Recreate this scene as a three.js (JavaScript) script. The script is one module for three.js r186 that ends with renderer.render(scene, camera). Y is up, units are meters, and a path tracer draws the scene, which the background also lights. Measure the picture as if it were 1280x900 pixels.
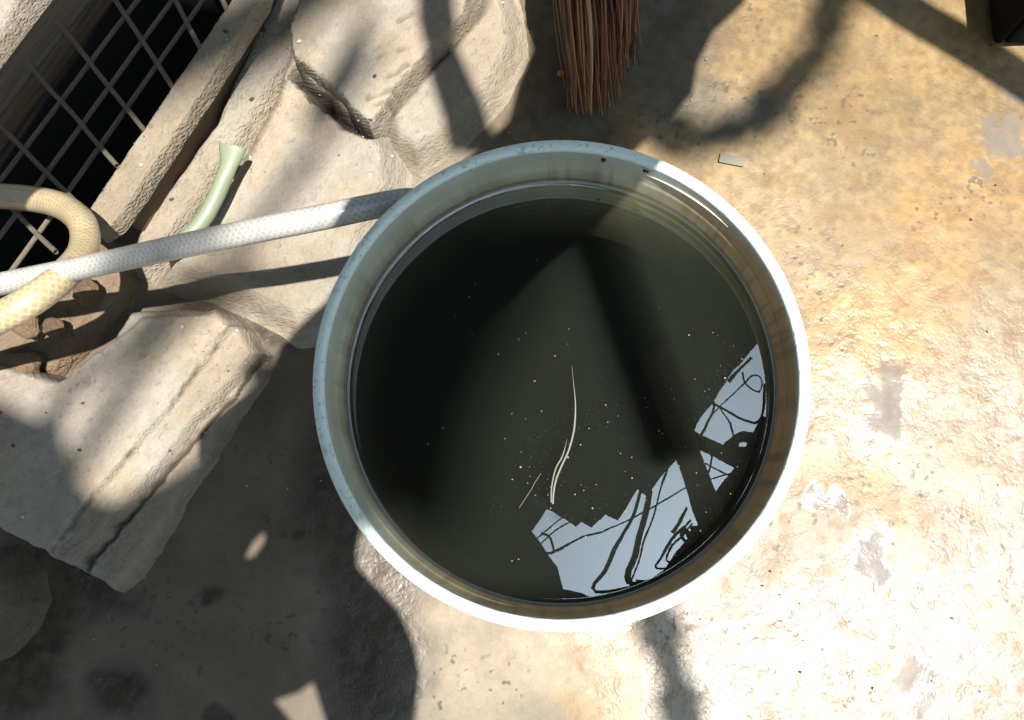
import * as THREE from 'three';
import { RoundedBoxGeometry } from 'three/addons/geometries/RoundedBoxGeometry.js';
import { mergeGeometries } from 'three/addons/utils/BufferGeometryUtils.js';

// ------------------------------------------------------------------ camera
const scene = new THREE.Scene();
const CAM_H = 0.97, FOCAL = 1100;                    // metres above the floor; focal length in photo pixels (1280 x 900)
const camera = new THREE.PerspectiveCamera(2 * Math.atan(450 / FOCAL) * 180 / Math.PI, 1280 / 900, 0.01, 200);
const NAD = [698, 645];                              // where straight down falls in the photo
const V = (() => {
  const a = NAD[0] - 640, b = NAD[1] - 450, n = Math.hypot(a, b, FOCAL);
  const Ry = -a / n, Rx = Math.sqrt(1 - Ry * Ry), Fy = -FOCAL / n, Fx = -Fy * Ry / Rx, Fz = -Math.sqrt(1 - Fy * Fy - Fx * Fx);
  const F = [Fx, Fy, Fz], R = [Rx, Ry, 0];
  const U = [R[1] * F[2] - R[2] * F[1], R[2] * F[0] - R[0] * F[2], R[0] * F[1] - R[1] * F[0]];
  return { F, R, U };
})();
camera.position.set(0, CAM_H, 0);
camera.up.set(0, 0, -1);
camera.lookAt(V.F[0], CAM_H + V.F[1], V.F[2]);
// a photo pixel -> the world point at height h, and back (used to take measurements from the photo)
function P(px, py, h = 0) {
  const d = [0, 1, 2].map((i) => V.F[i] * FOCAL + V.R[i] * (px - 640) - V.U[i] * (py - 450));
  const t = (h - CAM_H) / d[1];
  return new THREE.Vector3(d[0] * t, h, d[2] * t);
}
function Q(x, y, z) {
  const dx = x, dy = y - CAM_H, dz = z, k = FOCAL / (V.F[0] * dx + V.F[1] * dy + V.F[2] * dz);
  return [640 + (V.R[0] * dx + V.R[1] * dy + V.R[2] * dz) * k, 450 - (V.U[0] * dx + V.U[1] * dy + V.U[2] * dz) * k];
}

// ------------------------------------------------------------------ sun, sky, exposure
const SPOT = P(945, 800, 0);                         // where the sun mirrors in the wet floor
const SUN = new THREE.Vector3(SPOT.x, CAM_H, SPOT.z).normalize();
const sun = new THREE.DirectionalLight(new THREE.Color(1, 0.95, 0.87), 5);
sun.position.copy(SUN).multiplyScalar(12);
sun.castShadow = true;
sun.shadow.mapSize.set(4096, 4096);
Object.assign(sun.shadow.camera, { left: -2, right: 2, top: 2, bottom: -2, near: 0.5, far: 30 });
scene.add(sun, sun.target);
{
  const W = 512, H = 256, data = new Float32Array(W * H * 4);
  for (let j = 0; j < H; j++) for (let i = 0; i < W; i++) {
    const el = ((j + 0.5) / H - 0.5) * Math.PI, az = ((i + 0.5) / W - 0.5) * 2 * Math.PI;
    const d = [Math.cos(el) * Math.cos(az), Math.sin(el), Math.cos(el) * Math.sin(az)];
    const c = Math.acos(Math.min(1, d[0] * SUN.x + d[1] * SUN.y + d[2] * SUN.z));
    const up = Math.max(0, d[1]), horizon = Math.pow(1 - up, 3), glow = 2.05 * Math.exp(-c / 0.27);
    const o = 4 * (j * W + i), g = d[1] < 0 ? 0.3 : 1;
    data[o] = g * (0.085 + 0.12 * horizon + glow * 0.80);
    data[o + 1] = g * (0.125 + 0.11 * horizon + glow * 0.97);
    data[o + 2] = g * (0.165 + 0.09 * horizon + glow * 1.12);
    data[o + 3] = 1;
  }
  const sky = new THREE.DataTexture(data, W, H, THREE.RGBAFormat, THREE.FloatType);
  sky.mapping = THREE.EquirectangularReflectionMapping;
  sky.magFilter = THREE.LinearFilter;
  sky.needsUpdate = true;
  scene.background = sky;
  scene.environment = sky;
}
const EXPOSURE = 2.1;

// ------------------------------------------------------------------ helpers
let seed = 7;
const rnd = () => { seed = (seed * 1664525 + 1013904223) >>> 0; return seed / 4294967296; };
const rr = (a, b) => a + (b - a) * rnd();
const clamp = (x, a = 0, b = 1) => Math.min(b, Math.max(a, x));
const ss = (a, b, x) => { const t = clamp((x - a) / (b - a)); return t * t * (3 - 2 * t); };
const mix = (a, b, t) => a + (b - a) * t;
const mix3 = (a, b, t) => [mix(a[0], b[0], t), mix(a[1], b[1], t), mix(a[2], b[2], t)];
function hash(i, j, s) { let h = (i * 374761393 + j * 668265263 + s * 974711) | 0; h = Math.imul(h ^ (h >>> 13), 1274126177); h ^= h >>> 16; return (h >>> 0) / 4294967296; }
function noise(x, y, s = 0, per = 0) {
  let i = Math.floor(x), j = Math.floor(y); const fx = x - i, fy = y - j, u = fx * fx * (3 - 2 * fx), v = fy * fy * (3 - 2 * fy);
  let i1 = i + 1, j1 = j + 1;
  if (per) { i = ((i % per) + per) % per; j = ((j % per) + per) % per; i1 = ((i1 % per) + per) % per; j1 = ((j1 % per) + per) % per; }
  return mix(mix(hash(i, j, s), hash(i1, j, s), u), mix(hash(i, j1, s), hash(i1, j1, s), u), v);
}
function fbm(x, y, o = 4, s = 0, per = 0) { let a = 0.5, t = 0, n = 0; for (let k = 0; k < o; k++) { t += a * noise(x, y, s + k * 17, per); n += a; if (per) { x *= 2; y *= 2; per *= 2; } else { const q = 1.63 * x - 1.18 * y + 3.7; y = 1.18 * x + 1.63 * y + 1.3; x = q; } a *= 0.5; } return t / n; }
function texture(w, h, f, srgb, repeat) {
  const data = new Uint8Array(w * h * 4);
  for (let j = 0; j < h; j++) for (let i = 0; i < w; i++) {
    const c = f((i + 0.5) / w, (j + 0.5) / h), o = 4 * (j * w + i);
    for (let k = 0; k < 3; k++) { const v = clamp(c[k]); data[o + k] = 255 * (srgb ? (v < 0.0031308 ? v * 12.92 : 1.055 * Math.pow(v, 1 / 2.4) - 0.055) : v); }
    data[o + 3] = 255;
  }
  return pack(data, w, h, srgb, repeat);
}
function pack(data, w, h, srgb, repeat) {
  const t = new THREE.DataTexture(data, w, h);
  t.magFilter = THREE.LinearFilter; t.minFilter = THREE.LinearMipmapLinearFilter; t.generateMipmaps = true;
  if (repeat) t.wrapS = t.wrapT = THREE.RepeatWrapping;
  if (srgb) t.colorSpace = THREE.SRGBColorSpace;
  t.needsUpdate = true;
  return t;
}
const lin = (r, g, b) => new THREE.Color().setRGB(r, g, b);
const std = (o) => new THREE.MeshStandardMaterial({ roughness: 0.85, ...o });
const names = {};
function numbered(n) { const k = names[n] = (names[n] ?? -1) + 1; return k ? `${n}_${String(k).padStart(3, '0')}` : n; }
function mesh(name, geometry, material, parent = scene) {
  const m = new THREE.Mesh(geometry, material);
  m.name = parent === scene ? numbered(name) : name;
  m.castShadow = m.receiveShadow = true;
  parent.add(m);
  return m;
}
function tag(o, label, category, group, kind) {
  if (label) o.userData.label = label;
  if (category) o.userData.category = category;
  if (group) o.userData.group = group;
  if (kind) o.userData.kind = kind;
  return o;
}
function thing(name, label, category, group) { const g = new THREE.Group(); g.name = numbered(name); scene.add(g); return tag(g, label, category, group); }
// a smooth tube through points with a radius per place; uv in metres: u along, v around
function tube(points, radius, seg = 40, radial = 10, squash) {
  const curve = new THREE.CatmullRomCurve3(points, false, 'centripetal'), L = curve.getLength(), fr = curve.computeFrenetFrames(seg), pos = [], uv = [], idx = [];
  for (let i = 0; i <= seg; i++) {
    const t = i / seg, c = curve.getPointAt(t), r = typeof radius === 'function' ? radius(t) : radius, q = squash ? squash(t) : [1, 1];
    for (let j = 0; j <= radial; j++) {
      const a = j / radial * Math.PI * 2, x = Math.cos(a) * r * q[0], y = Math.sin(a) * r * q[1];
      pos.push(c.x + fr.normals[i].x * x + fr.binormals[i].x * y, c.y + fr.normals[i].y * x + fr.binormals[i].y * y, c.z + fr.normals[i].z * x + fr.binormals[i].z * y);
      uv.push(t * L, j / radial);
      if (i < seg && j < radial) { const k = i * (radial + 1) + j, n = k + radial + 1; idx.push(k, k + 1, n, k + 1, n + 1, n); }
    }
  }
  const g = new THREE.BufferGeometry();
  g.setAttribute('position', new THREE.Float32BufferAttribute(pos, 3));
  g.setAttribute('uv', new THREE.Float32BufferAttribute(uv, 2));
  g.setIndex(idx);
  g.computeVertexNormals();
  return g;
}
// signed distance to a polygon of [x, z] (positive inside), distance to a polyline
function segd(px, pz, a, b) { const vx = b[0] - a[0], vz = b[1] - a[1], t = clamp(((px - a[0]) * vx + (pz - a[1]) * vz) / (vx * vx + vz * vz + 1e-12)); return Math.hypot(px - a[0] - vx * t, pz - a[1] - vz * t); }
function sdp(px, pz, poly) {
  let d = 1e9, inside = false;
  for (let i = 0, j = poly.length - 1; i < poly.length; j = i++) {
    const a = poly[i], b = poly[j];
    d = Math.min(d, segd(px, pz, a, b));
    if ((a[1] > pz) !== (b[1] > pz) && px < (b[0] - a[0]) * (pz - a[1]) / (b[1] - a[1]) + a[0]) inside = !inside;
  }
  return inside ? d : -d;
}
const line = (x, z, pts) => { let d = 1e9; for (let i = 1; i < pts.length; i++) d = Math.min(d, segd(x, z, pts[i - 1], pts[i])); return d; };
const at = (list, h = 0) => list.map(([x, y, hh]) => { const p = P(x, y, hh ?? h); return [p.x, p.z]; });   // measured outlines in metres

// ------------------------------------------------------------------ cement texture shared by the stones and the kerb
const cementBump = (u, v) => {
  const f = fbm(u * 24, v * 24, 5, 3, 24), g = noise(u * 170, v * 170, 9, 170), pit = ss(0.66, 0.80, fbm(u * 60, v * 60, 3, 21, 60)) * ss(0.45, 0.7, noise(u * 9, v * 9, 5, 9));
  return clamp(0.35 + 0.5 * f + 0.18 * g - 0.16 * pit);
};
const cementMap = texture(1024, 1024, (u, v) => {
  const a = fbm(u * 5, v * 5, 5, 31, 5), b = fbm(u * 40, v * 40, 3, 41, 40), s = noise(u * 256, v * 256, 51, 256), pit = ss(0.66, 0.80, fbm(u * 60, v * 60, 3, 21, 60)) * ss(0.45, 0.7, noise(u * 9, v * 9, 5, 9));
  const k = 0.66 * (0.66 + 0.38 * a + 0.30 * b + 0.14 * s - 0.14 * pit);
  const c = mix3([0.36, 0.30, 0.225], [0.37, 0.33, 0.275], ss(0.35, 0.65, fbm(u * 7, v * 7, 3, 61, 7)));
  return [c[0] * k, c[1] * k, c[2] * k];
}, true, true);
const cementHeight = texture(1024, 1024, (u, v) => { const b = cementBump(u, v); return [b, b, b]; }, false, true);
const stoneMat = std({ map: cementMap, bumpMap: cementHeight, bumpScale: 0.0045, roughness: 0.92, vertexColors: true });
const roughMat = std({ map: cementMap, bumpMap: cementHeight, bumpScale: 0.007, roughness: 0.95, vertexColors: true });

// ------------------------------------------------------------------ floor
const PIT = at([[150, -50], [128, -5], [0, 180], [-70, 280], [-90, 460], [-10, 405], [60, 330], [112, 262], [300, -20], [320, -60]], 0.03);
const FX0 = -0.80, FX1 = 0.72, FZ0 = -0.76, FZ1 = 0.34;
const px2m = (x, y) => { const p = P(x, y, 0); return [p.x, p.z]; };
// stains, puddles, wear and some painted shade, each at its place in metres: centre, half sizes, turn
const blot = (x, y, rx, ry, turn = 0) => { const c = px2m(x, y); return { c, rx: rx / 1090, ry: ry / 1090, co: Math.cos(turn), si: Math.sin(turn) }; };
function inBlot(b, x, z, wob, soft) { const dx = x - b.c[0] + (wob - 0.5) * 0.03, dz = z - b.c[1] + (wob - 0.5) * 0.02, u = (dx * b.co + dz * b.si) / b.rx, v = (-dx * b.si + dz * b.co) / b.ry; return 1 - ss(1 - soft, 1 + soft, Math.hypot(u, v)); }
const wetAndShade = [blot(425, 590, 52, 105, 0.15), blot(470, 800, 62, 130, 0.1), blot(700, 160, 90, 45), blot(690, 70, 70, 110), blot(790, 40, 120, 110), blot(720, 110, 70, 50), blot(432, 640, 34, 120), blot(860, 125, 60, 40), blot(930, 150, 60, 20, -0.5), blot(150, 865, 38, 30, 0.4), blot(375, 670, 12, 9), blot(40, 770, 90, 60, -0.7), blot(20, 850, 60, 50), blot(265, 745, 16, 14), blot(90, 720, 90, 28, 0.35), blot(440, 370, 18, 80, 0.1), blot(275, 900, 20, 12), blot(398, 118, 75, 22, 0.74), blot(318, 405, 60, 16, 0.5), blot(75, 715, 80, 22, 0.5)];  // wet stains, plus shade painted into the crevices and below the bent branch
const puddles = [blot(1030, 622, 17, 20, 0.6), blot(1092, 692, 30, 34, 0.3), blot(1108, 500, 30, 50, 0.05), blot(1262, 172, 24, 34, 0.5), blot(1232, 212, 12, 10), blot(1280, 122, 14, 16), blot(1145, 850, 24, 50)];
const ochre = [blot(1060, 605, 48, 34), blot(1240, 230, 90, 60), blot(1150, 350, 60, 120, 0.4), blot(760, 850, 60, 50), blot(1130, 640, 26, 22), blot(1050, 420, 90, 60)];
const pale = [blot(1205, 580, 26, 50), blot(700, 830, 120, 40), blot(960, 190, 130, 70, 0.6), blot(580, 790, 90, 90)];
const SEAM = at([[1190, 330], [1165, 400], [1145, 470], [1132, 560], [1130, 640], [1128, 760], [1132, 900], [1135, 960]]);
function floorAt(x, z) {
  const n1 = fbm(x * 6 + 5, z * 6 + 9, 4, 101), n2 = fbm(x * 30, z * 30, 4, 111), n3 = fbm(x * 120, z * 120, 3, 121), g = noise(x * 520, z * 520, 131);
  const [u, v] = Q(x, 0, z);
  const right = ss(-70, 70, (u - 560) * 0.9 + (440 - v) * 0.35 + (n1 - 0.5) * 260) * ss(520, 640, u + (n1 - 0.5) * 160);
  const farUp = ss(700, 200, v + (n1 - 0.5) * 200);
  let c = mix3([0.116, 0.091, 0.067], [0.185, 0.158, 0.122], ss(330, 520, u + (n1 - 0.5) * 90));  // left side darkened in its colour to deepen the shade there
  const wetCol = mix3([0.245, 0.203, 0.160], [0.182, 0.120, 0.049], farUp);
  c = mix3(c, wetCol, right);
  let wet = right * clamp(0.62 + 0.6 * (n1 - 0.35));
  for (const b of ochre) c = mix3(c, [0.25, 0.15, 0.05], 0.65 * inBlot(b, x, z, n2, 0.45));
  for (const b of pale) c = mix3(c, mix3([0.27, 0.225, 0.165], [0.235, 0.17, 0.09], farUp), 0.6 * inBlot(b, x, z, n2, 0.5));
  const gritty = ss(0.42, 0.66, n3) ;
  const k = 0.56 + 0.42 * n1 + 0.46 * n2 + 0.62 * (n3 - 0.5) * (0.3 + 0.9 * right) + 0.12 * (g - 0.5);
  c = [c[0] * k, c[1] * k, c[2] * k];
  const rust = right * ss(0.52, 0.72, fbm(x * 60 + 3 + n3 * 0.8, z * 60 + n2 * 1.2, 5, 141)) * 0.55;
  c = mix3(c, [0.155, 0.088, 0.032], rust);
  const vein = 1 - Math.abs(2 * fbm(x * 60 + n3 * 0.5, z * 60 + n2 * 0.6, 4, 145) - 1), vm = ss(0.86, 0.97, vein) * right * (1 - 0.75 * farUp) * ss(0.35, 0.6, fbm(x * 9, z * 9, 3, 146));
  c = mix3(c, [0.17, 0.10, 0.06], 0.55 * vm);
  let dk = 0; for (const b of wetAndShade) dk = Math.max(dk, inBlot(b, x, z, n2, 0.4));
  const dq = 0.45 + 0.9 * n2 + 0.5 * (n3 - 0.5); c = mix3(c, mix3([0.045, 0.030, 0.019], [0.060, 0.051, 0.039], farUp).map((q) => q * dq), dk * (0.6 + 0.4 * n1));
  const speck = ss(0.72, 0.80, fbm(x * 150, z * 150, 2, 151)) * ss(0.5, 0.75, noise(x * 17, z * 17, 161));
  c = mix3(c, [0.06, 0.05, 0.035], speck * 0.7);
  let pd = 0; for (const b of puddles) pd = Math.max(pd, inBlot(b, x, z, fbm(x * 45, z * 45, 4, 171) * 1.8 - 0.4, 0.30));
  c = mix3(c, [0.165, 0.155, 0.15], pd * 0.6);  // mirrored sky put into the puddle colour as a grey tint
  const sd = line(x + (n2 - 0.5) * 0.02, z, SEAM), seam = 1 - ss(0.002, 0.012, sd);
  c = mix3(c, [0.30, 0.24, 0.17], 0.35 * seam * ss(450, 600, v));
  const inPit = ss(-0.010, -0.004, sdp(x, z, PIT));
  c = mix3(c, [0.008, 0.007, 0.006], inPit);
  wet = Math.max(wet, dk * 0.75) * (1 - inPit);
  const rough = mix(0.93, mix(0.15 + 0.18 * farUp, 0.42 + 0.1 * farUp, gritty * 0.55 + 0.45 * n2), wet);
  let h = 0.5 + 0.42 * (n2 - 0.5) * (1 - 0.5 * right * farUp) + (0.30 * (n3 - 0.5) + 0.12 * (g - 0.5)) * mix(0.7, 1.0, right) * (1 - 0.6 * right * farUp) - 0.04 * vm;
  h = mix(h, 0.5, pd * 0.8) - 0.08 * speck;
  return { c, rough: mix(rough, 0.12, pd), h };
}
{
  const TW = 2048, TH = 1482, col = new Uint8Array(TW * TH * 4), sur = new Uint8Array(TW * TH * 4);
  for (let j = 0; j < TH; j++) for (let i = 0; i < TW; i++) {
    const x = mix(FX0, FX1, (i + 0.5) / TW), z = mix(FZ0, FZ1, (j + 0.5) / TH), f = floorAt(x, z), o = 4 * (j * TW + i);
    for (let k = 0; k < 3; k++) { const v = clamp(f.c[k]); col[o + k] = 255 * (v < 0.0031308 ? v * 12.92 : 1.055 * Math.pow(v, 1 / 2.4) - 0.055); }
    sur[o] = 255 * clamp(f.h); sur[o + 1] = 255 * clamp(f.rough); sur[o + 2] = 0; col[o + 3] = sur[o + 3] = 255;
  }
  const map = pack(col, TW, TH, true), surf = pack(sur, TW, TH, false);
  const NX = 380, NZ = 275, pos = [], uv = [], idx = [];
  for (let j = 0; j <= NZ; j++) for (let i = 0; i <= NX; i++) {
    const x = mix(FX0, FX1, i / NX), z = mix(FZ0, FZ1, j / NZ);
    let y = 0.006 * (fbm(x * 5, z * 5, 3, 201) - 0.5) + 0.003 * (fbm(x * 28, z * 28, 3, 211) - 0.5);
    const d = sdp(x, z, PIT); if (d > -0.001) y = d > 0.004 ? -0.55 : mix(y, -0.55, ss(-0.001, 0.004, d));
    pos.push(x, y, z); uv.push(i / NX, j / NZ);
    if (i < NX && j < NZ) { const k = j * (NX + 1) + i, n = k + NX + 1; idx.push(k, n, k + 1, k + 1, n, n + 1); }
  }
  const g = new THREE.BufferGeometry();
  g.setAttribute('position', new THREE.Float32BufferAttribute(pos, 3)); g.setAttribute('uv', new THREE.Float32BufferAttribute(uv, 2)); g.setIndex(idx); g.computeVertexNormals();
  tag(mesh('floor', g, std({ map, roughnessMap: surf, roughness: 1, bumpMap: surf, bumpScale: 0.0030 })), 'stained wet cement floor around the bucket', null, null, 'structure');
  const s = new THREE.Shape([[-40, -40], [40, -40], [40, 40], [-40, 40]].map((p) => new THREE.Vector2(...p)));
  s.holes.push(new THREE.Path([[FX0 + 0.01, -FZ0 - 0.01], [FX0 + 0.01, -FZ1 + 0.01], [FX1 - 0.01, -FZ1 + 0.01], [FX1 - 0.01, -FZ0 - 0.01]].map((p) => new THREE.Vector2(...p))));
  const gg = new THREE.ShapeGeometry(s).rotateX(-Math.PI / 2).translate(0, -0.012, 0);
  const gm = cementMap.clone(); gm.repeat.set(2, 2); gm.needsUpdate = true;
  tag(mesh('ground', gg, std({ map: gm, color: lin(0.5, 0.5, 0.5), roughness: 0.9 })), 'cement yard ground beyond the wet floor', null, null, 'structure');
}

// ------------------------------------------------------------------ stones, kerb: height patches with rounded, worn edges
function patch(name, layers, o = {}) {
  const step = o.step ?? 0.003, lift = o.lift ?? 0;
  let x0 = 9, x1 = -9, z0 = 9, z1 = -9;
  for (const l of layers) for (const [x, z] of l.poly) { x0 = Math.min(x0, x); x1 = Math.max(x1, x); z0 = Math.min(z0, z); z1 = Math.max(z1, z); }
  const pad = 0.02, nx = Math.ceil((x1 - x0 + 2 * pad) / step), nz = Math.ceil((z1 - z0 + 2 * pad) / step);
  const pos = [], uv = [], col = [], idx = [], keep = [];
  const sd = o.seed ?? 1, tint = o.tint ?? [1, 1, 1];
  for (let j = 0; j <= nz; j++) for (let i = 0; i <= nx; i++) {
    const x = x0 - pad + i * step, z = z0 - pad + j * step;
    const w = (fbm(x * 18 + sd, z * 18, 4, 301 + sd) - 0.5) * (o.ragged ?? 0.014) + (fbm(x * 85, z * 85, 3, 305) - 0.5) * (o.fine ?? 0.004);
    let y = -1, edge = 1;
    for (const l of layers) {
      const d = sdp(x, z, l.poly) + w + (l.rag ? (fbm(x * 70, z * 70, 3, 331) - 0.5) * l.rag : 0), h = l.h + (l.slope ? l.slope[0] * (x - x0) + l.slope[1] * (z - z0) : 0);
      let yy;
      if (d <= 0) yy = lift + d * (o.steep ?? 2.2); else { const t = Math.min(d / l.r, 1); yy = lift + h * (o.soft ? mix(ss(0, 1, t), t, 0.35) : Math.sqrt(1 - (1 - t) * (1 - t))); }
      if (yy > y) { y = yy; edge = d; }
    }
    let dark = 0, X = x, Z = z;
    if (o.snap && edge < 0) { if (edge < -1.3 * step) y = -9; else { const e = 1e-4, f = (a, b) => Math.max(...layers.map((l) => sdp(a, b, l.poly))), q = f(x, z), gx = (f(x + e, z) - q) / e, gz = (f(x, z + e) - q) / e; X -= gx * edge; Z -= gz * edge; y = lift; } }
    if (edge > 0) y += (o.bumpy ?? 0.003) * (fbm(x * 22, z * 22, 4, 351 + sd) - 0.5) * ss(0, 0.01, edge) + 0.0016 * (fbm(x * 120, z * 120, 2, 361) - 0.5);
    for (const k of o.cracks ?? []) {
      const d = line(x + (noise(x * 90, z * 90, 371) - 0.5) * 0.005, z + (noise(x * 90, z * 90, 381) - 0.5) * 0.005, k.pts), t = 1 - ss(k.w * 0.4, k.w, d), brk = k.broken ? ss(0.35, 0.6, noise(x * 60, z * 60, 391)) : 1;
      y -= k.d * t * brk; dark = Math.max(dark, t * brk * (k.dark ?? 0.75));
    }
    const m = (1 - dark) * (0.86 + 0.28 * fbm(x * 7, z * 7, 3, 401 + sd));
    const dirt = o.dirt ? o.dirt(x, z) : 1;
    pos.push(X, y, Z); uv.push((x - 0.8 * y) / 0.42 + sd * 0.37, (z - 0.7 * y) / 0.42 + sd * 0.21); col.push(m * tint[0] * dirt, m * tint[1] * dirt, m * tint[2] * dirt);
    keep.push(y > lift - (o.skirt ?? 0.035));
    if (i < nx && j < nz) { const k = j * (nx + 1) + i; idx.push([k, k + nx + 1, k + 1], [k + 1, k + nx + 1, k + nx + 2]); }
  }
  const g = new THREE.BufferGeometry();
  g.setAttribute('position', new THREE.Float32BufferAttribute(pos, 3)); g.setAttribute('uv', new THREE.Float32BufferAttribute(uv, 2)); g.setAttribute('color', new THREE.Float32BufferAttribute(col, 3));
  g.setIndex(idx.filter((t) => t.every((k) => keep[k])).flat());
  g.computeVertexNormals();
  return mesh(name, g, o.mat ?? stoneMat);
}
const crack = (pts, h, w, d, more) => ({ pts: at(pts, h), w, d, ...more });
tag(patch('stone_slab', [
  { poly: at([[-40, 440], [60, 470], [165, 385], [262, 376], [290, 402], [205, 515], [110, 622], [52, 700], [20, 690], [-60, 640]], 0.075), h: 0.058, r: 0.010 },
  { poly: at([[150, 380], [262, 374], [300, 402], [316, 436], [300, 462], [215, 560], [150, 640], [88, 714], [50, 704], [0, 660]], 0.06), h: 0.049, r: 0.012 },
  { poly: at([[200, 400], [300, 410], [327, 440], [322, 470], [255, 570], [200, 660], [160, 725], [135, 738], [84, 712], [60, 660]], 0.035), h: 0.030, r: 0.014 },
], { seed: 3, ragged: 0.010, step: 0.0025, cracks: [crack([[285, 404], [246, 460], [195, 530], [148, 578], [110, 624], [60, 690]], 0.06, 0.0022, 0.0012, { broken: true, dark: 0.5 }), crack([[324, 440], [286, 494], [215, 574], [150, 652], [95, 716]], 0.045, 0.0034, 0.003, { dark: 0.8 })] }),
  'long pale stone slab with a stepped edge beside the lower left of the bucket', 'stone slab', 'stone slabs beside the drain');
tag(patch('stone_slab', [
  { poly: at([[340, 30], [400, 40], [470, 110], [500, 165], [505, 225], [470, 300], [452, 380], [430, 420], [352, 425], [300, 395], [250, 372], [165, 345], [185, 300], [240, 235], [310, 110]], 0.06), h: 0.044, r: 0.035 },
], { seed: 9, soft: true, fine: 0.002, ragged: 0.010, bumpy: 0.005, cracks: [crack([[366, 88], [384, 106], [408, 128], [434, 147], [460, 160]], 0.05, 0.010, 0.04, { dark: 0.9 }), crack([[452, 250], [461, 236], [466, 222]], 0.05, 0.003, 0.004, { broken: true }), crack([[490, 245], [495, 225]], 0.05, 0.003, 0.005)] }),
  'broad sandy stone slab under the white hose, between the two dark crevices', 'stone slab', 'stone slabs beside the drain');
tag(patch('stone_slab', [
  { poly: at([[356, 62], [352, 20], [380, -60], [600, -60], [580, 4], [540, 48], [500, 92], [466, 140], [456, 146], [410, 104]], 0.085), h: 0.068, r: 0.004 },
], { seed: 5, steep: 7, ragged: 0.006, bumpy: 0.004, cracks: [[[470, 60], [500, 52]], [[480, 85], [505, 72]], [[455, 112], [490, 100]], [[468, 122], [490, 112]], [[440, 60], [466, 48]], [[495, 14], [512, 6]]].map((p) => crack(p, 0.085, 0.004, 0.003, { broken: true, dark: 0.4 })) }),
  'pale pitted stone slab at the top, above the short dark crevice', 'stone slab', 'stone slabs beside the drain');
tag(patch('stone_slab', [
  { poly: at([[586, 6], [600, -40], [640, -40], [655, 8], [664, 60], [640, 110], [610, 145], [575, 180], [520, 215], [478, 190], [468, 146], [505, 96], [545, 50]], 0.03), h: 0.040, r: 0.03 },
], { seed: 12, soft: true, fine: 0.002, ragged: 0.012, bumpy: 0.005 }), 'low rough stone between the pitted slab and the broom', 'stone slab', 'stone slabs beside the drain');
tag(patch('stone_slab', [{ poly: at([[-60, 690], [-5, 680], [24, 715], [30, 760], [12, 800], [-20, 830], [-60, 840]], 0.05), h: 0.045, r: 0.035 }], { seed: 21, soft: true, fine: 0.002, ragged: 0.016, bumpy: 0.010, tint: [0.36, 0.34, 0.31] }), 'dark rounded stone in the lower left corner, deep shade in its tint', 'stone slab', 'stone slabs beside the drain');  // tint lowered to paint in the deep shade of this corner
tag(patch('mortar_bed', [{ poly: at([[340, -60], [400, -60], [400, 20], [370, 74], [340, 120], [275, 220], [210, 310], [170, 350], [140, 330], [150, 280], [250, 140]], 0.045), h: 0.034, r: 0.02 }], { seed: 15, soft: true, fine: 0.002, ragged: 0.008, bumpy: 0.004, mat: roughMat }), 'strip of sandy mortar along the right of the drain kerb', 'mortar', null);
tag(patch('concrete_kerb', [{ poly: at([[298, -60], [350, -60], [330, 2], [146, 282], [122, 296], [108, 262], [286, 2]], 0.10), h: 0.024, r: 0.0045, rag: 0.001 }], { lift: 0.078, snap: true, fine: 0.0016, seed: 17, ragged: 0.002, bumpy: 0.0016, mat: roughMat, step: 0.0025, tint: [0.95, 0.93, 0.88] }), 'narrow raised concrete kerb along the right side of the drain grate', 'kerb', null);
{
  const k = scene.children[scene.children.length - 1], a = P(324, -60, 0.10), b = P(136, 262, 0.10), m = mesh('kerb_base', new RoundedBoxGeometry(0.018, 0.09, a.distanceTo(b), 2, 0.003), std({ map: cementMap, roughness: 0.95, color: lin(0.4, 0.33, 0.26) }), k);
  m.position.set((a.x + b.x) / 2, 0.04, (a.z + b.z) / 2); m.lookAt(b.x, 0.04, b.z); 
}
tag(patch('concrete_block', [{ poly: at([[-60, -60], [118, -60], [76, 0], [28, 76], [-60, 190]], 0.0), h: 0.048, r: 0.012, rag: 0.003 }], { seed: 23, ragged: 0.006, bumpy: 0.005, tint: [1.02, 1.02, 1.03] }), 'grey concrete block in the top left corner', 'concrete block', null);

// ------------------------------------------------------------------ drain grate and its plank
const woodTex = texture(256, 1024, (u, v) => { const g = fbm(u * 30, v * 3, 4, 501, 0), r = 0.5 + 0.5 * Math.sin((u * 14 + fbm(u * 3, v * 2, 3, 511) * 6) * 6.28), k = 0.45 + 0.5 * g + 0.18 * r; return [0.20 * k, 0.135 * k, 0.085 * k]; }, true, true);
const woodMat = std({ map: woodTex, bumpMap: woodTex, bumpScale: 0.003, roughness: 0.85 });
function bar(a, b, w, h, mat, name, parent) {          // a rounded board whose top middle line runs from a to b
  const L = a.distanceTo(b), g = new RoundedBoxGeometry(w, h, L, 2, Math.min(w, h) * 0.18), uv = g.attributes.uv;
  const p = g.attributes.position; for (let i = 0; i < uv.count; i++) uv.setXY(i, p.getX(i) * 8 + p.getY(i) * 5, p.getZ(i) * 2);
  const m = mesh(name, g, mat, parent); m.position.copy(a).add(b).multiplyScalar(0.5); m.lookAt(b); return m;
}
tag(bar(P(217, -150, 0.03), P(-62, 222, 0.03), 0.046, 0.03, woodMat, 'wooden_plank'), 'dark brown wooden plank between the drain grate and the corner block', 'plank', null);
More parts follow.
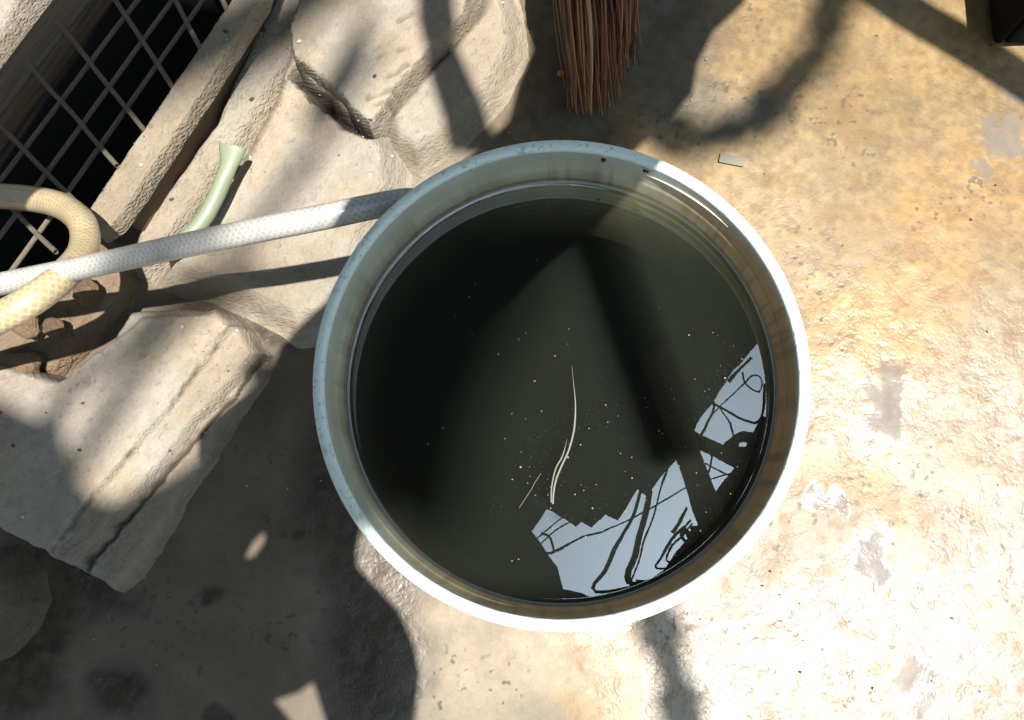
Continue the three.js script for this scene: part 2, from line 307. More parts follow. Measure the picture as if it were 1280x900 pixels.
{
  const g = thing('drain_grate', 'rusty wire mesh grate over the black drain at the upper left', 'grate');
  const wm = std({ color: lin(0.17, 0.14, 0.105), roughness: 0.7, metalness: 0.2, bumpMap: cementHeight, bumpScale: 0.002 });
  const H = 0.066, wire = (pts, up) => mesh('wire', tube(pts.map(([x, y], i) => P(x + rr(-1, 1), y + rr(-1, 1), H + up + (up > 0 && i === pts.length - 1 ? 0.022 : 0))), 0.0029, 16, 7), wm, g);
  const d = [[-48, 75], [0, 0]];
  const straight = (a, b, up) => wire([0, 1, 2, 3, 4].map((i) => [mix(a[0], b[0], i / 4), mix(a[1], b[1], i / 4)]), up);
  for (const [a, b] of [[[157, -62], [-30, 182]], [[200, -37], [-34, 270]], [[238, -30], [-40, 350]], [[276, -30], [-14, 378]]]) straight(a, b, 0);
  for (const [a, b] of [[[240, -75], [286, 16]], [[186, -62], [254, 66]], [[128, -26], [218, 112]], [[72, 26], [181, 164]], [[36, 80], [147, 208]], [[-8, 150], [106, 264]], [[-44, 200], [70, 316]]]) straight(a, b, 0.0035);
}
// small rubble where the hoses cross the end of the kerb
function rubble(x, y, h, s, label, name = 'cement_chip') {
  const g = new THREE.IcosahedronGeometry(1, 2), p = g.attributes.position, k = rr(0, 50);
  for (let i = 0; i < p.count; i++) { const v = new THREE.Vector3().fromBufferAttribute(p, i), f = 0.75 + 0.6 * noise(v.x * 1.6 + k + 5, v.y * 1.6 + v.z * 1.9 + k); p.setXYZ(i, v.x * f * s[0], v.y * f * s[1], v.z * f * s[2]); }
  const c = new Float32Array(p.count * 3).map((_, i) => [0.8, 0.62, 0.46][i % 3]); g.setAttribute('color', new THREE.BufferAttribute(c, 3)); g.computeVertexNormals();
  const m = mesh(name, g, roughMat); m.position.copy(P(x, y, h)); m.rotation.y = rr(0, 3); return tag(m, label, 'cement chip', 'cement chips under the hoses');
}
tag(patch('rough_mortar', [{ poly: at([[-60, 400], [0, 385], [70, 330], [112, 282], [150, 300], [165, 345], [160, 385], [60, 468], [0, 470], [-60, 470]], 0.02), h: 0.022, r: 0.02 }], { seed: 31, ragged: 0.03, bumpy: 0.022, mat: roughMat, tint: [0.62, 0.52, 0.42] }), 'broken brown mortar where the hoses cross below the kerb', 'mortar');
rubble(106, 364, 0.05, [0.016, 0.012, 0.013], 'brown cement chip just below the crossing of the two hoses');
rubble(67, 412, 0.05, [0.013, 0.008, 0.010], 'small sunlit cement chip lying in the shadow of the hoses');
rubble(30, 400, 0.05, [0.022, 0.010, 0.015], 'flat pale cement chip under the yellowed hose');
rubble(22, 462, 0.04, [0.03, 0.014, 0.02], 'brown cement lump at the left edge below the hoses');

// ------------------------------------------------------------------ bucket
const RIM = 0.33, HW = 0.275;
const bc = P(698, 482, RIM), BR = 0.1835;
const bx = bc.x, bz = (P(700, 172, RIM).z + P(700, 792, RIM).z) / 2;
{
  const g = thing('plastic_bucket', 'round pale blue-white plastic bucket full of dark water', 'bucket');
  g.position.set(bx, 0, bz);
  const lathe = (pts) => new THREE.LatheGeometry(pts.map((p) => new THREE.Vector2(...p)), 160);
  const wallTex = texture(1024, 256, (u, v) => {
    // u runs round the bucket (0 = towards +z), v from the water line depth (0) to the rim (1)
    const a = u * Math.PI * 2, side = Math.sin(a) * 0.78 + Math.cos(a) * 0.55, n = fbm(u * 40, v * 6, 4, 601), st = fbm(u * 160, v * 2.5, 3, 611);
    const brown = ss(-0.25, 0.45, side + (n - 0.5) * 0.5);  // turns browner round towards the right side
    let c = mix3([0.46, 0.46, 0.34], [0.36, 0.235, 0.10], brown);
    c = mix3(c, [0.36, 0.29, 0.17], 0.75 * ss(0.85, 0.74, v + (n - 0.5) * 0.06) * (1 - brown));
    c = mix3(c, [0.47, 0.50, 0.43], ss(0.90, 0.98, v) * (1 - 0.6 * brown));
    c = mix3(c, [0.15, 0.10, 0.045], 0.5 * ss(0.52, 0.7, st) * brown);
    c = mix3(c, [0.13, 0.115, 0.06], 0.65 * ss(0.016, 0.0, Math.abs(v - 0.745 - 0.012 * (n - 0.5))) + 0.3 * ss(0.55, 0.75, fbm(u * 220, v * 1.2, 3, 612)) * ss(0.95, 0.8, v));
    c = mix3(c, mix3([0.10, 0.10, 0.065], [0.46, 0.44, 0.24], ss(0.35, 0.9, Math.sin(a) * 0.6 - Math.cos(a) * 0.8)), ss(0.728, 0.715, v)); const k = 0.8 + 0.4 * n; return [c[0] * k, c[1] * k, c[2] * k];  // under water: sunlit glow painted pale at upper right, dark elsewhere
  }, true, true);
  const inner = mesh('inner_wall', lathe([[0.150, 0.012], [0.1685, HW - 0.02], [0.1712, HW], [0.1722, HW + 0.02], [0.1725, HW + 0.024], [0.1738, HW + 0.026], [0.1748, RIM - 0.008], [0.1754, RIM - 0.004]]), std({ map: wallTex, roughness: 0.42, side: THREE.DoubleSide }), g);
  inner.userData.label = 'inner wall with tide line and streaks, greenish on the left and brown on the right';
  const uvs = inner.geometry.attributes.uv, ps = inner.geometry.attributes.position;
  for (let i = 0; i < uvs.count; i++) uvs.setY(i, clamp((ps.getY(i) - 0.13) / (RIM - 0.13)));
  const rimTex = texture(1024, 64, (u, v) => { const n = fbm(u * 90, v * 4, 4, 621), s = ss(0.8, 0.9, noise(u * 420, v * 14, 631)); const k = 0.9 + 0.16 * n - 0.3 * ss(0.84, 0.94, noise(u * 260, v * 5, 641)) * ss(0.4, 0.6, noise(u * 30, v * 2, 642)); return mix3([0.75 * k, 0.86 * k, 0.80 * k], [0.25, 0.22, 0.15], Math.max(0.35 * ss(0.62, 0.78, n), 0.5 * s)); }, true, true);
  const rim = []; for (let k = 0; k <= 16; k++) { const a = Math.PI * (1 - k / 16) * 1.12 - 0.19; rim.push([0.1794 + Math.cos(a) * 0.0044, RIM - 0.004 + Math.sin(a) * 0.004]); }
  mesh('rim', lathe([[0.1753, RIM - 0.010], ...rim, [0.1836, RIM - 0.016], [0.1826, RIM - 0.022], [0.1795, RIM - 0.022]]), new THREE.MeshPhysicalMaterial({ map: rimTex, roughness: 0.38, bumpMap: rimTex, bumpScale: 0.0004 }), g);
  mesh('outer_wall', lathe([[0, 0.004], [0.150, 0.004], [0.156, 0.010], [0.176, RIM - 0.02], [0.179, RIM - 0.012]]), std({ color: lin(0.6, 0.68, 0.66), roughness: 0.4 }), g);
  const spot = std({ color: lin(0.03, 0.025, 0.02), roughness: 0.7 });
  for (const [x, y, s] of [[755, 196, 0.0022], [800, 226, 0.0016], [806, 222, 0.0012]]) { const p = P(x, y, RIM - 0.008), m = mesh('dirt_speck', new THREE.SphereGeometry(s, 8, 6), spot, g); const a = Math.atan2(p.z - bz, p.x - bx); m.position.set(Math.cos(a) * 0.1742, RIM - 0.009 - s, Math.sin(a) * 0.1742); }
  const sc = std({ color: lin(0.62, 0.58, 0.48), roughness: 0.5 }), pts = [];
  for (let k = 0; k <= 10; k++) { const a = mix(-1.16, -0.72, k / 10); pts.push(new THREE.Vector3(Math.cos(a) * 0.1740, RIM - 0.017 + 0.003 * k / 10, Math.sin(a) * 0.1740)); }
  mesh('scratch', tube(pts, (t) => 0.0007 * Math.sin(Math.PI * clamp(t, 0.03, 0.97)) + 0.0001, 30, 6), sc, g);
}
// water: a still surface over layers of suspended silt, darker with depth
{
  const w = new THREE.Group(); w.name = 'water'; scene.add(w); w.position.set(bx, 0, bz);
  tag(w, 'dark murky water filling the bucket', null, null, 'structure');
  const surf = [[0, 0], [0.1655, 0], [0.1675, 0.0002], [0.1690, 0.0009], [0.1702, 0.0020], [0.1714, 0.0042]];
  const wg = new THREE.LatheGeometry(surf.map(([r, y]) => new THREE.Vector2(r, HW + y)), 160), wu = wg.attributes.uv, wp = wg.attributes.position;
  for (let i = 0; i < wu.count; i++) wu.setXY(i, wp.getX(i) / 0.16, wp.getZ(i) / 0.16);
  const ripple = texture(256, 256, (u, v) => { const h = fbm(u * 5, v * 5, 2, 801, 5); return [h, h, h]; }, false, true);
  mesh('water_surface', wg, new THREE.MeshPhysicalMaterial({ color: 0xffffff, roughness: 0, transmission: 1, thickness: 0, ior: 2.4, bumpMap: ripple, bumpScale: 0.00007 }), w);
  const silt = std({ color: lin(0.0138, 0.0192, 0.0122), roughness: 1, transparent: true, opacity: 0.105, side: THREE.DoubleSide });
  silt.metalness = 0;
  for (let k = 0; k < 15; k++) { const y = 0.006 + 0.0092 * k, m = mesh('silt', new THREE.CircleGeometry(0.1705 - 0.085 * y, 96).rotateX(-Math.PI / 2), silt, w); m.position.y = HW - y; m.userData.kind = 'stuff'; }
  const bed = mesh('sediment', new THREE.CircleGeometry(0.159, 96).rotateX(-Math.PI / 2), std({ color: lin(0.005, 0.006, 0.004), roughness: 1 }), w); bed.position.y = HW - 0.145; bed.userData.kind = 'stuff';
}
const onWater = (list, up = 0.0006) => list.map(([x, y]) => P(x, y, HW + up));
const strawMat = std({ color: lin(0.17, 0.165, 0.14), roughness: 0.6 });
{
  const s = thing('dry_straw', 'pale split straw floating in the middle of the dark water', 'straw');
  mesh('stalk', tube(onWater([[715, 458], [717, 480], [719, 500], [719, 520], [717, 540], [710, 565], [702, 582], [695, 600], [692, 615], [691, 630]]), (t) => 0.00012 + 0.0007 * ss(0, 0.45, t), 40, 6), strawMat, s);
  mesh('split', tube(onWater([[709, 549], [703, 570], [695, 585], [691, 600], [689, 615], [689, 628]]), (t) => 0.0001 + 0.0005 * ss(0, 0.3, t), 30, 6), strawMat, s);
  tag(mesh('hair_thread', tube(onWater([[676, 592], [668, 604], [664, 612], [656, 624], [649, 635]]), 0.0002, 20, 5), strawMat), 'hair-thin pale thread floating left of the split straw', 'thread');
  const pts = [], dust = new THREE.SphereGeometry(1, 6, 4);
  while (pts.length < 850) {
    const a = rr(0, 6.283), r = 0.16 * Math.sqrt(rnd()), x = bx + Math.cos(a) * r, z = bz + Math.sin(a) * r, [u, v] = Q(x, HW, z);
    const p = 0.06 + 0.9 * ss(560, 760, u) * ss(350, 560, v) * (0.25 + 1.5 * ss(0.45, 0.62, noise(x * 40, z * 40, 71)));
    if (rnd() < p) pts.push([x, z]);
  }
  const d = new THREE.InstancedMesh(dust, std({ color: lin(0.20, 0.19, 0.14), roughness: 0.8 }), pts.length), M = new THREE.Matrix4();
  pts.forEach(([x, z], i) => { const s = 0.00012 + 0.0006 * Math.pow(rnd(), 9); M.makeScale(s * rr(0.7, 1.5), s * 0.5, s * rr(0.7, 1.5)).setPosition(x, HW + 0.0003, z); d.setMatrixAt(i, M); });
  d.name = 'floating_dust'; d.castShadow = d.receiveShadow = true; scene.add(d); tag(d, 'tiny pale dust specks floating on the dark water', 'dust', null, 'stuff');
}

// ------------------------------------------------------------------ hoses
const braid = (c0, c1, n) => texture(256, 256, (u, v) => {
  const a = Math.abs(((u + v) * n % 1 + 1) % 1 - 0.5) * 2, b = Math.abs(((u - v) * n % 1 + 1) % 1 - 0.5) * 2, k = Math.max(ss(0.45, 0.85, a), ss(0.45, 0.85, b));
  const m = mix3(c0, c1, k), f = 0.72 + 0.2 * noise(u * 40, v * 40, 701, 40) + 0.36 * fbm(u * 3, v * 3, 4, 711, 3); return [m[0] * f, m[1] * f, m[2] * f];
}, true, true);
const hoseMat = (tex, len, k) => { tex.repeat.set(1 / len, 1); return new THREE.MeshPhysicalMaterial({ map: tex, bumpMap: tex, bumpScale: 0.0006, roughness: 0.34, clearcoat: 0.5, clearcoatRoughness: 0.2 }); };
const path = (list) => list.map(([x, y, h]) => P(x, y, h));
{
  const white = thing('garden_hose', 'long whitish braided hose running straight to the bucket', 'hose', null);
  const e = P(484, 252, 0.288), dir = new THREE.Vector3(e.x - bx, 0, e.z - bz).normalize(), wp = (r, h, da = 0) => { const a = Math.atan2(dir.z, dir.x) + da; return new THREE.Vector3(bx + Math.cos(a) * r, h, bz + Math.sin(a) * r); };
  const pts = [...path([[-160, 387, 0.20], [-70, 369, 0.21], [20, 351, 0.222], [120, 331, 0.24], [220, 309, 0.27], [320, 288, 0.297], [410, 270, 0.304], [462, 259, 0.298]]), wp(0.196, 0.28, 0.08), wp(0.192, 0.24, 0.16), wp(0.186, 0.18, 0.2), wp(0.181, 0.10, 0.2), wp(0.176, 0.02, 0.2)];
  mesh('hose_tube', tube(pts, 0.0104, 160, 20), hoseMat(braid([0.33, 0.32, 0.30], [0.42, 0.41, 0.39], 9), 0.050), white);
  const yellow = thing('garden_hose', 'thick yellowed braided hose curling out of the drain grate', 'hose', null);
  const yp = path([[-190, 225, 0.03], [-100, 236, 0.05], [-20, 244, 0.075], [35, 248, 0.10], [78, 258, 0.13], [104, 282, 0.16], [104, 314, 0.185], [78, 346, 0.225], [40, 375, 0.245], [-10, 402, 0.245], [-90, 440, 0.20], [-180, 480, 0.15]]);
  mesh('hose_tube', tube(yp, 0.0138, 150, 20), hoseMat(braid([0.35, 0.275, 0.155], [0.45, 0.37, 0.235], 9), 0.060), yellow);
  const green = thing('hose_piece', 'short pale green hose piece with an open flared end on the sandy slab', 'hose piece');
  const gp = path([[291, 182, 0.095], [287, 203, 0.090], [279, 225, 0.086], [268, 250, 0.082], [253, 276, 0.080], [230, 300, 0.078], [196, 318, 0.076]]);
  const fl = (t) => 0.0088 + 0.0042 * ss(0.16, 0.0, t), sq = (t) => [mix(1, 1.15, ss(0.3, 0, t)), mix(1, 0.6, ss(0.3, 0, t))];
  const gm = new THREE.MeshPhysicalMaterial({ color: lin(0.20, 0.235, 0.155), roughness: 0.45, clearcoat: 0.3, side: THREE.DoubleSide });
  mesh('hose_tube', mergeGeometries([tube(gp, fl, 60, 18, sq), tube(gp, (t) => fl(t) - 0.0018, 60, 18, sq)]), gm, green);
}

// ------------------------------------------------------------------ broom of dry stalks
{
  const b = thing('twig_broom', 'brown twig broom standing on the floor above the bucket', 'broom');
  const tones = [[0.29, 0.125, 0.050], [0.20, 0.078, 0.032], [0.11, 0.042, 0.02], [0.44, 0.26, 0.14], [0.05, 0.02, 0.012], [0.30, 0.14, 0.055]].map((c) => std({ color: lin(...c), roughness: 0.55 }));
  for (let k = 0; k < 298; k++) {
    const s = clamp(k / 298 + rr(-0.03, 0.03)), dep = rnd(), up = 0.012 + 0.05 * dep;
    const tx = 714 + 82 * Math.pow(s, 1.05) + rr(-8, 8), ty = 143 - 66 * ss(0.52, 1.0, s) - 62 * Math.pow(rnd(), 1.5) * (0.35 + dep) + rr(-4, 4);
    const rx = 690 + 104 * s + rr(-4, 4), bend = rr(-7, 7);
    const pts = path([[tx, ty, up * 0.35 + 0.002], [mix(tx, rx, 0.33) + bend, mix(ty, -70, 0.33), up + 0.03], [mix(tx, rx, 0.66) + bend, mix(ty, -70, 0.66), up + 0.07], [rx, -70, up + 0.11], [mix(rx, 742, 0.5), -170, 0.03 + up * 0.7 + 0.15]]);
    const r = rr(0.0007, 0.0014), tip = rr(0.2, 0.5);
    mesh('bristle', tube(pts, (t) => r * mix(tip, 1, ss(0, 0.5, t)), 9, 5), tones[Math.floor(rr(0, 5.99))], b);
  }
  mesh('binding', tube(path([[741, -150, 0.19], [742, -190, 0.22]]), 0.03, 6, 20), std({ color: lin(0.25, 0.06, 0.04) }), b);
  mesh('handle', tube(path([[741, -180, 0.21], [745, -330, 0.34]]), 0.013, 6, 14), woodMat, b);
}

// ------------------------------------------------------------------ grit lying on the stones and the floor
{
  const spots = [];
  for (let k = 0; k < 900; k++) { const x = rr(FX0 + 0.1, FX1 - 0.1), z = rr(FZ0 + 0.1, FZ1 - 0.1); if (rnd() < 0.25 + 0.9 * ss(0.5, 0.7, noise(x * 14, z * 14, 81)) && sdp(x, z, PIT) < -0.02 && Math.hypot(x - bx, z - bz) > 0.16) spots.push([x, 0.001, z]); }
  for (const o of scene.children.filter((c) => /stone_slab|mortar|kerb/.test(c.name))) {
    const p = o.geometry.attributes.position, n = Math.min(500, p.count / 60);
    for (let k = 0; k < n; k++) { const i = Math.floor(rnd() * p.count), y = p.getY(i); if (y > 0.012 && rnd() < 0.1 + ss(0.45, 0.65, noise(p.getX(i) * 20, p.getZ(i) * 20, 82))) spots.push([p.getX(i), y, p.getZ(i)]); }
  }
  const g = new THREE.IcosahedronGeometry(1, 1), q = g.attributes.position;
  for (let i = 0; i < q.count; i++) { const f = 0.75 + 0.5 * noise(q.getX(i) * 2 + 4, q.getY(i) * 2 + q.getZ(i) * 3 + 4, 83); q.setXYZ(i, q.getX(i) * f, q.getY(i) * f, q.getZ(i) * f); }
  const m = new THREE.InstancedMesh(g, std({ roughness: 0.9 }), spots.length), D = new THREE.Object3D();
  spots.forEach(([x, y, z], i) => {
    const s = (y > 0.005 ? 1 : 0.6) * (0.0005 + 0.0022 * Math.pow(rnd(), 4)); D.position.set(x, y + s * 0.3, z); D.rotation.set(rr(0, 6), rr(0, 6), rr(0, 6)); D.scale.set(s * rr(0.7, 1.5), s * 0.7, s * rr(0.7, 1.3)); D.updateMatrix(); m.setMatrixAt(i, D.matrix);
    const t = rnd(), c = t < 0.25 ? lin(0.07, 0.05, 0.035) : t < 0.9 ? lin(0.27 * rr(0.7, 1.2), 0.22, 0.165) : lin(0.5, 0.46, 0.4); m.setColorAt(i, c);
  });
  m.name = 'grit'; m.castShadow = m.receiveShadow = true; scene.add(m); tag(m, 'loose sandy grit scattered over the stones and the floor', 'grit', null, 'stuff');
}
// ------------------------------------------------------------------ small things on the floor
{
  const c = P(915, 200, 0.0035), g = new RoundedBoxGeometry(0.029, 0.0016, 0.011, 2, 0.0006), m = mesh('plastic_chip', g, std({ color: lin(0.16, 0.145, 0.11), roughness: 0.6 }));
  m.position.copy(c); m.rotation.y = -0.22; tag(m, 'small grey plastic chip on the ochre floor', 'plastic chip');
  const o = mesh('orange_peel', new THREE.SphereGeometry(0.0042, 12, 8).scale(1.1, 0.6, 1), std({ color: lin(0.45, 0.16, 0.03), roughness: 0.6 })); o.position.copy(P(701, 92, 0.003)); tag(o, 'tiny orange peel bit beside the broom', 'peel');
  const t = thing('black_crate', 'black plastic crate cut off by the top right corner', 'crate');
  const a = P(1236, 60, 0), bm = new THREE.MeshPhysicalMaterial({ color: lin(0.005, 0.0045, 0.005), roughness: 0.9, specularIntensity: 0.25 });
  t.position.set(a.x + 0.16, 0, a.z - 0.14);
  const box = (n, w, h, d, x, y, z) => { const m = mesh(n, new RoundedBoxGeometry(w, h, d, 3, 0.006), bm, t); m.position.set(x, y, z); };
  box('base', 0.30, 0.012, 0.26, 0, 0.012, 0);
  for (const s of [-1, 1]) { box('side_wall', 0.012, 0.10, 0.28, s * 0.154, 0.056, 0); box('end_wall', 0.296, 0.10, 0.012, 0, 0.056, s * 0.134); box('lip', 0.32, 0.012, 0.018, 0, 0.110, s * 0.136); }
}

// ------------------------------------------------------------------ overhead: what mirrors in the water, plus unseen things added for shade
const SX = SUN.x / SUN.y, SZ = SUN.z / SUN.y;
const shade = (px, py, h, Z) => { const p = P(px, py, h); return new THREE.Vector3(p.x + SX * (Z - h), Z, p.z + SZ * (Z - h)); };       // what shades the point seen there
const seen = (px, py, Z) => { const p = P(px, py, HW), k = (Z - HW) / (CAM_H - HW); return new THREE.Vector3(p.x * (1 + k), Z, p.z * (1 + k)); };   // what mirrors in the water there
function sheet(name, pts, Z, thick, mat, holes = []) {
  const s = new THREE.Shape(pts.map((p) => new THREE.Vector2(p.x, -p.z)));
  for (const h of holes) s.holes.push(new THREE.Path(h.map((p) => new THREE.Vector2(p.x, -p.z))));
  const g = new THREE.ExtrudeGeometry(s, { depth: thick, bevelEnabled: false }).rotateX(-Math.PI / 2);
  const m = mesh(name, g, mat); m.position.y = Z; return m;
}
const sheetMat = std({ color: lin(0.016, 0.015, 0.013), roughness: 0.95 });
const darkWood = std({ color: lin(0.05, 0.035, 0.025), roughness: 0.9 });
const cableMat = std({ color: lin(0.025, 0.025, 0.03), roughness: 0.8 });
const ZA = 1.04;
{
  const w = [[706, 742], [697, 705], [664, 661], [670, 640], [760, 620], [797, 590], [820, 565], [858, 533], [884, 497], [905, 468], [924, 440], [938, 424]].map(([x, y]) => seen(x, y, ZA)).concat([[866, 118], [872, 80], [892, 40], [930, 4], [960, -80], [960, -500]].map(([x, y]) => shade(x, y, 0, ZA)));
  const s = [[668, -500], [660, -60], [670, 55], [652, 98], [640, 145], [600, 185], [522, 236], [470, 286], [410, 380], [350, 430], [335, 470], [250, 540], [250, 1100], [515, 1100], [517, 930], [527, 850], [520, 815], [500, 770], [470, 738], [446, 712], [446, 690]].map(([x, y]) => shade(x, y, 0.02, ZA));
  const hole = (l) => l.map(([x, y]) => shade(x, y, 0, ZA));
  tag(sheet('added_shade_sheet', [...w, ...s], ZA, 0.004, sheetMat, [hole([[333, 664], [318, 676], [306, 698], [318, 696], [330, 680]]), hole([[392, 852], [374, 866], [344, 876], [360, 896], [400, 940], [418, 940], [404, 890]])]), 'dark ragged awning added in place of the person at the camera, mirrored over most of the water', 'occluder');  // added stand-in for the person at the camera, cut to the shade outline
  const Zt = 5.4;
  tag(sheet('tin_sheet', [[667, 661], [681, 636], [720, 659], [729, 652], [743, 659], [755, 641], [769, 648], [795, 611], [808, 620], [832, 589], [866, 536], [889, 497], [912, 465], [935, 440], [955, 420], [1010, 380], [1010, 150], [620, 150], [560, 500], [560, 700]].map(([x, y]) => seen(x, y, Zt)), Zt, 0.01, sheetMat), 'jagged dark tin sheet edge along the top of the mirrored sky', 'tin sheet');
  tag(sheet('added_shade_sheet', [[250, 430], [330, 436], [345, 425], [420, 380], [470, 300], [540, 230], [690, 120], [795, 175], [745, 235], [690, 305], [600, 430], [540, 530], [490, 640], [452, 655], [446, 690], [300, 700]].map(([x, y]) => shade(x, y, 0.27, 3.0)), 3.0, 0.006, sheetMat), 'high unseen strip added to shade the left half of the bucket', 'occluder');  // unseen sheet added to shade the left half of the bucket
  tag(sheet('added_shade_sheet', [[430, 330], [440, 600], [500, 670], [570, 670], [600, 520], [690, 330], [730, 240], [600, 230]].map(([x, y]) => shade(x, y, 0.24, 7.5)), 7.5, 0.006, sheetMat), 'highest dark sheet, added unseen so its blurred shade dims the middle of the water', 'occluder');  // added out of view to dim the middle of the water
  const Z2 = 3.4;
  tag(sheet('added_shade_sheet', [[-300, 420], [0, 495], [58, 522], [80, 505], [100, 590], [128, 622], [150, 625], [200, 600], [262, 560], [300, 500], [340, 440], [330, 520], [290, 620], [280, 1300], [-300, 1300]].map(([x, y]) => shade(x, y, 0.04, Z2)), Z2, 0.006, sheetMat), 'high dark awning added unseen to shade the lower left floor', 'occluder');  // added out of view, outlined like the shade on the lower left floor
  tag(sheet('added_shade_sheet', [[518, -300], [522, 40], [540, 105], [566, 180], [640, 180], [620, 145], [594, 108], [570, 55], [562, -10], [590, -300]].map(([x, y]) => shade(x, y, 0.04, 2.0)), 2.0, 0.006, sheetMat), 'narrow unseen strip added to shade the gap by the pitted slab', 'occluder');  // unseen strip added for the shade beside the pitted slab
  tag(sheet('added_shelf', [[300, -60], [282, -20], [108, 232], [76, 252], [20, 300], [-120, 330], [-260, 330], [-200, 180], [-40, 122], [8, 62], [46, 4], [84, -60]].map(([x, y]) => shade(x, y, 0.066, 0.8)), 0.8, 0.03, darkWood), 'dark wooden shelf added unseen above the drain grate to shade it', 'shade_board');  // unseen board added to keep the sun off the grate
}
{
  const Z = 6.5, k = 1 + (Z - HW) / (CAM_H - HW);
  const wire = (pts, r, label) => tag(mesh('overhead_cable', tube(pts.map(([x, y]) => seen(x, y, Z)), r / 1570 * k, 40, 6), cableMat), label, 'cable', 'cables mirrored in the water');
  wire([[800, 612], [782, 660], [757, 705], [741, 729], [744, 737], [790, 728], [835, 711], [900, 668]], 2.6, 'thick looped cable nearest the left, mirrored in the water');
  wire([[812, 612], [796, 680], [783, 713], [788, 724], [822, 719], [862, 702], [915, 655]], 4.0, 'thickest looped cable, second from the left in the mirrored sky');
  wire([[832, 588], [817, 640], [797, 695], [786, 722]], 1.3, 'thin cable just right of the thickest loop in the mirrored sky');
  wire([[864, 648], [842, 668], [826, 690], [818, 704], [838, 706], [870, 694]], 1.6, 'small looped cable left of the beam joint in the mirrored sky');
  wire([[866, 652], [850, 668], [834, 684], [832, 697], [858, 694]], 1.3, 'innermost small cable loop left of the beam joint in the mirrored sky');
  wire([[664, 675], [685, 661], [705, 648]], 1.1, 'first short cable at the left corner of the mirrored sky');
  wire([[676, 678], [695, 664], [718, 650]], 1.1, 'second short cable at the left corner of the mirrored sky');
  wire([[676, 664], [688, 672], [694, 686], [684, 688]], 1.3, 'short curved cable crossing the two at the left corner of the mirrored sky');
  wire([[690, 688], [740, 668], [800, 640], [850, 615], [915, 590]], 1.2, 'long slanting cable across the mirrored sky');
  wire([[880, 500], [900, 511], [925, 523], [942, 528], [950, 518], [954, 480]], 2.0, 'dark bent cable across the upper mirrored sky');
  wire([[938, 444], [930, 452], [918, 464], [905, 478]], 2.0, 'short dark cable along the upper tip of the mirrored sky');
  wire([[923, 466], [924, 478], [932, 487], [944, 491], [950, 482], [946, 468], [936, 468], [922, 482], [905, 500], [884, 522]], 1.2, 'curled cable under the upper tip of the mirrored sky');
  wire([[888, 500], [886, 520], [872, 545]], 1.7, 'short cable dropping to the thin beam in the mirrored sky');
  wire([[895, 508], [903, 520], [910, 535], [918, 556]], 1.0, 'fine cable dropping onto the cable tangle');
  wire([[858, 552], [875, 560], [895, 572], [925, 590]], 1.1, 'upper fine cable between the two thick beams');
  wire([[860, 566], [885, 580], [912, 598]], 1.1, 'lower fine cable between the two thick beams');
  wire([[886, 548], [889, 575], [880, 610]], 1.2, 'fine upright cable between the two thick beams');
  const beam = (x0, y0, x1, y1, w, z, name, label) => tag(mesh(name, tube([seen(x0, y0, z), seen((x0 + x1) / 2 + 1, (y0 + y1) / 2, z), seen(x1, y1, z)], w / 2 / 1570 * (1 + (z - HW) / (CAM_H - HW)), 16, 12), darkWood), label, 'beam');
  beam(812, 440, 903, 690, 33, ZA, 'wooden_beam', 'dark slanting pole left of the beam joint in the mirrored sky');
  beam(887, 668, 966, 530, 38, Z + 0.3, 'wooden_beam', 'thickest dark beam at the right edge of the mirrored sky');
  beam(840, 530, 925, 580, 18, Z + 0.2, 'wooden_beam', 'thin dark crossbeam in the mirrored sky');
  const kn = thing('cable_tangle', 'round tangle of dark cables on the thickest beam in the mirrored sky', 'cable coil');
  for (let q = 0; q < 15; q++) { const pts = []; const cx = 925 + rr(-5, 5), cy = 556 + rr(-6, 6), a0 = rr(0, 6), R = rr(8, 20); for (let i = 0; i <= 9; i++) pts.push([cx + R * Math.cos(a0 + i * 0.62) * rr(0.85, 1.1), cy + R * 0.75 * Math.sin(a0 + i * 0.62)]); mesh('loop', tube(pts.map(([x, y]) => seen(x, y, Z + rr(-0.15, 0.1))), rr(1.4, 3.2) / 1570 * k, 40, 6), cableMat, kn); }
  const kn2 = thing('cable_tangle', 'small tangle of cables at the joint of the two thick beams', 'cable coil');
  for (let q = 0; q < 6; q++) { const pts = []; const cx = 868 + rr(-8, 8), cy = 668 + rr(-5, 5), a0 = rr(0, 6), R = rr(5, 13); for (let i = 0; i <= 9; i++) pts.push([cx + R * Math.cos(a0 + i * 0.62), cy + R * 0.7 * Math.sin(a0 + i * 0.62)]); mesh('loop', tube(pts.map(([x, y]) => seen(x, y, Z + rr(-0.15, 0.1))), rr(1.4, 2.8) / 1570 * k, 40, 6), cableMat, kn2); }
  // branches and a pole, unseen, added for the soft shade on stones and floor
  const shade_branch = (pts, Z2, r, label, name = 'added_branch', cat = 'shade_branch') => tag(mesh(name, tube(pts.map(([x, y, rr2]) => shade(x, y, 0.05, Z2)), r, 30, 8), darkWood), label, cat);
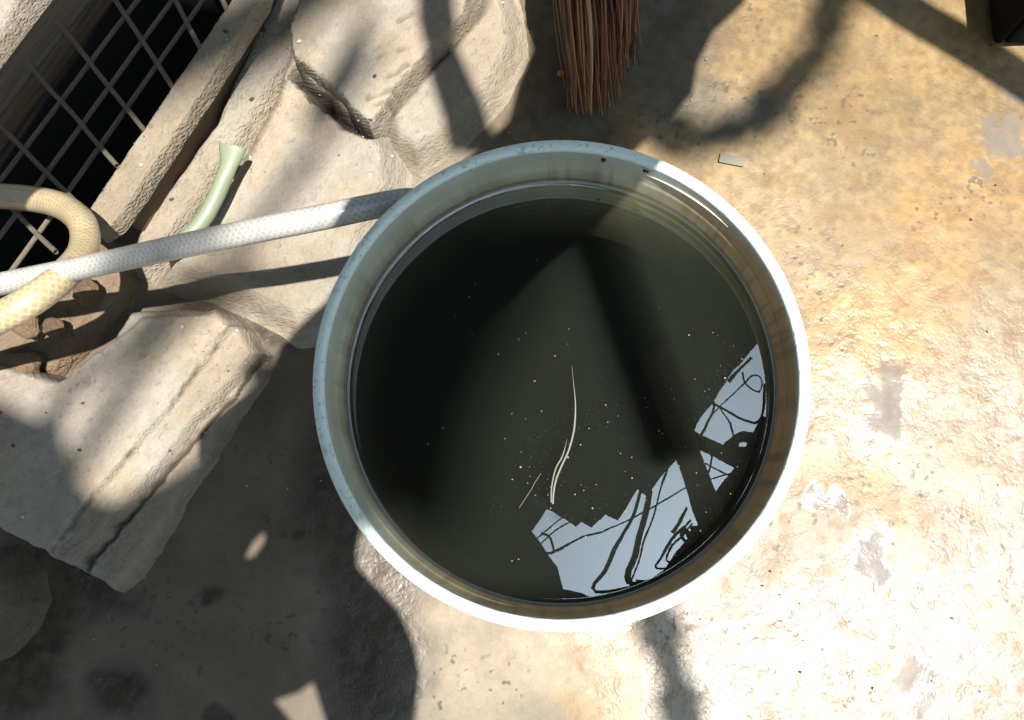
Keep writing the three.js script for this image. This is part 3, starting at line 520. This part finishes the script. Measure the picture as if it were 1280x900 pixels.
  shade_branch([[470, 60], [400, 170], [330, 270], [230, 360]], 5.2, 0.013, 'high branch added so its soft shade crosses the sandy slab');
  shade_branch([[330, 330], [240, 390], [170, 470], [90, 600]], 4.6, 0.013, 'high branch added so its soft shade crosses the stepped slab');
  shade_branch([[240, 340], [150, 440], [80, 500], [60, 600]], 4.4, 0.012, 'lowest of the added branches over the stepped slab');
  shade_branch([[470, 20], [440, 60], [420, 100], [380, 150]], 4.0, 0.008, 'short branch added over the pitted slab');
  shade_branch([[1085, -60], [1050, 30], [1000, 100], [950, 138], [890, 152], [840, 146], [790, 120]], 3.4, (t) => 0.022 + 0.007 * Math.sin(t * 17) + 0.006 * Math.sin(t * 41), 'thick bent branch added so its shade curves over the ochre floor');
  shade_branch([[1105, -60], [1062, 24], [1020, 92], [955, 150], [905, 166], [850, 150], [800, 140]], 4.6, (t) => 0.018 + 0.008 * Math.sin(t * 23 + 1), 'knotted bent branch, added higher twin of the one shading the ochre floor');
  shade_branch([[1078, -76], [1168, -14], [1253, 36], [1398, 126]], 1.2, 0.024, 'straight pole added so its shade crosses the top right corner', 'added_pole', 'pole');  // added out of view for the shade band in this corner
  shade_branch([[815, 690], [838, 780], [862, 860], [890, 980]], 3.0, (t) => 0.023 + 0.006 * Math.sin(t * 19) + 0.004 * Math.sin(t * 47), 'knotted branch added so its shade leaves the bottom of the bucket');
  tag(sheet('added_roof', [[-6, -7], [3.2, -7], [1.5, -2.4], [0.6, -0.9], [0.1, -0.5], [-0.25, 0.2], [-0.35, 1.2], [-0.8, 2.6], [-6, 4]].map(([x, z]) => new THREE.Vector3(x, 0, z)), 4.6, 0.06, sheetMat), 'added dark roof high over the yard', 'sky_cover');  // added out of view to keep overhead sky light off the yard
}

// ------------------------------------------------------------------ render
const renderer = new THREE.WebGLRenderer({ antialias: true });
renderer.setSize(1024, 720);
renderer.toneMapping = THREE.LinearToneMapping;
renderer.toneMappingExposure = EXPOSURE;
renderer.shadowMap.enabled = true;
renderer.render(scene, camera);
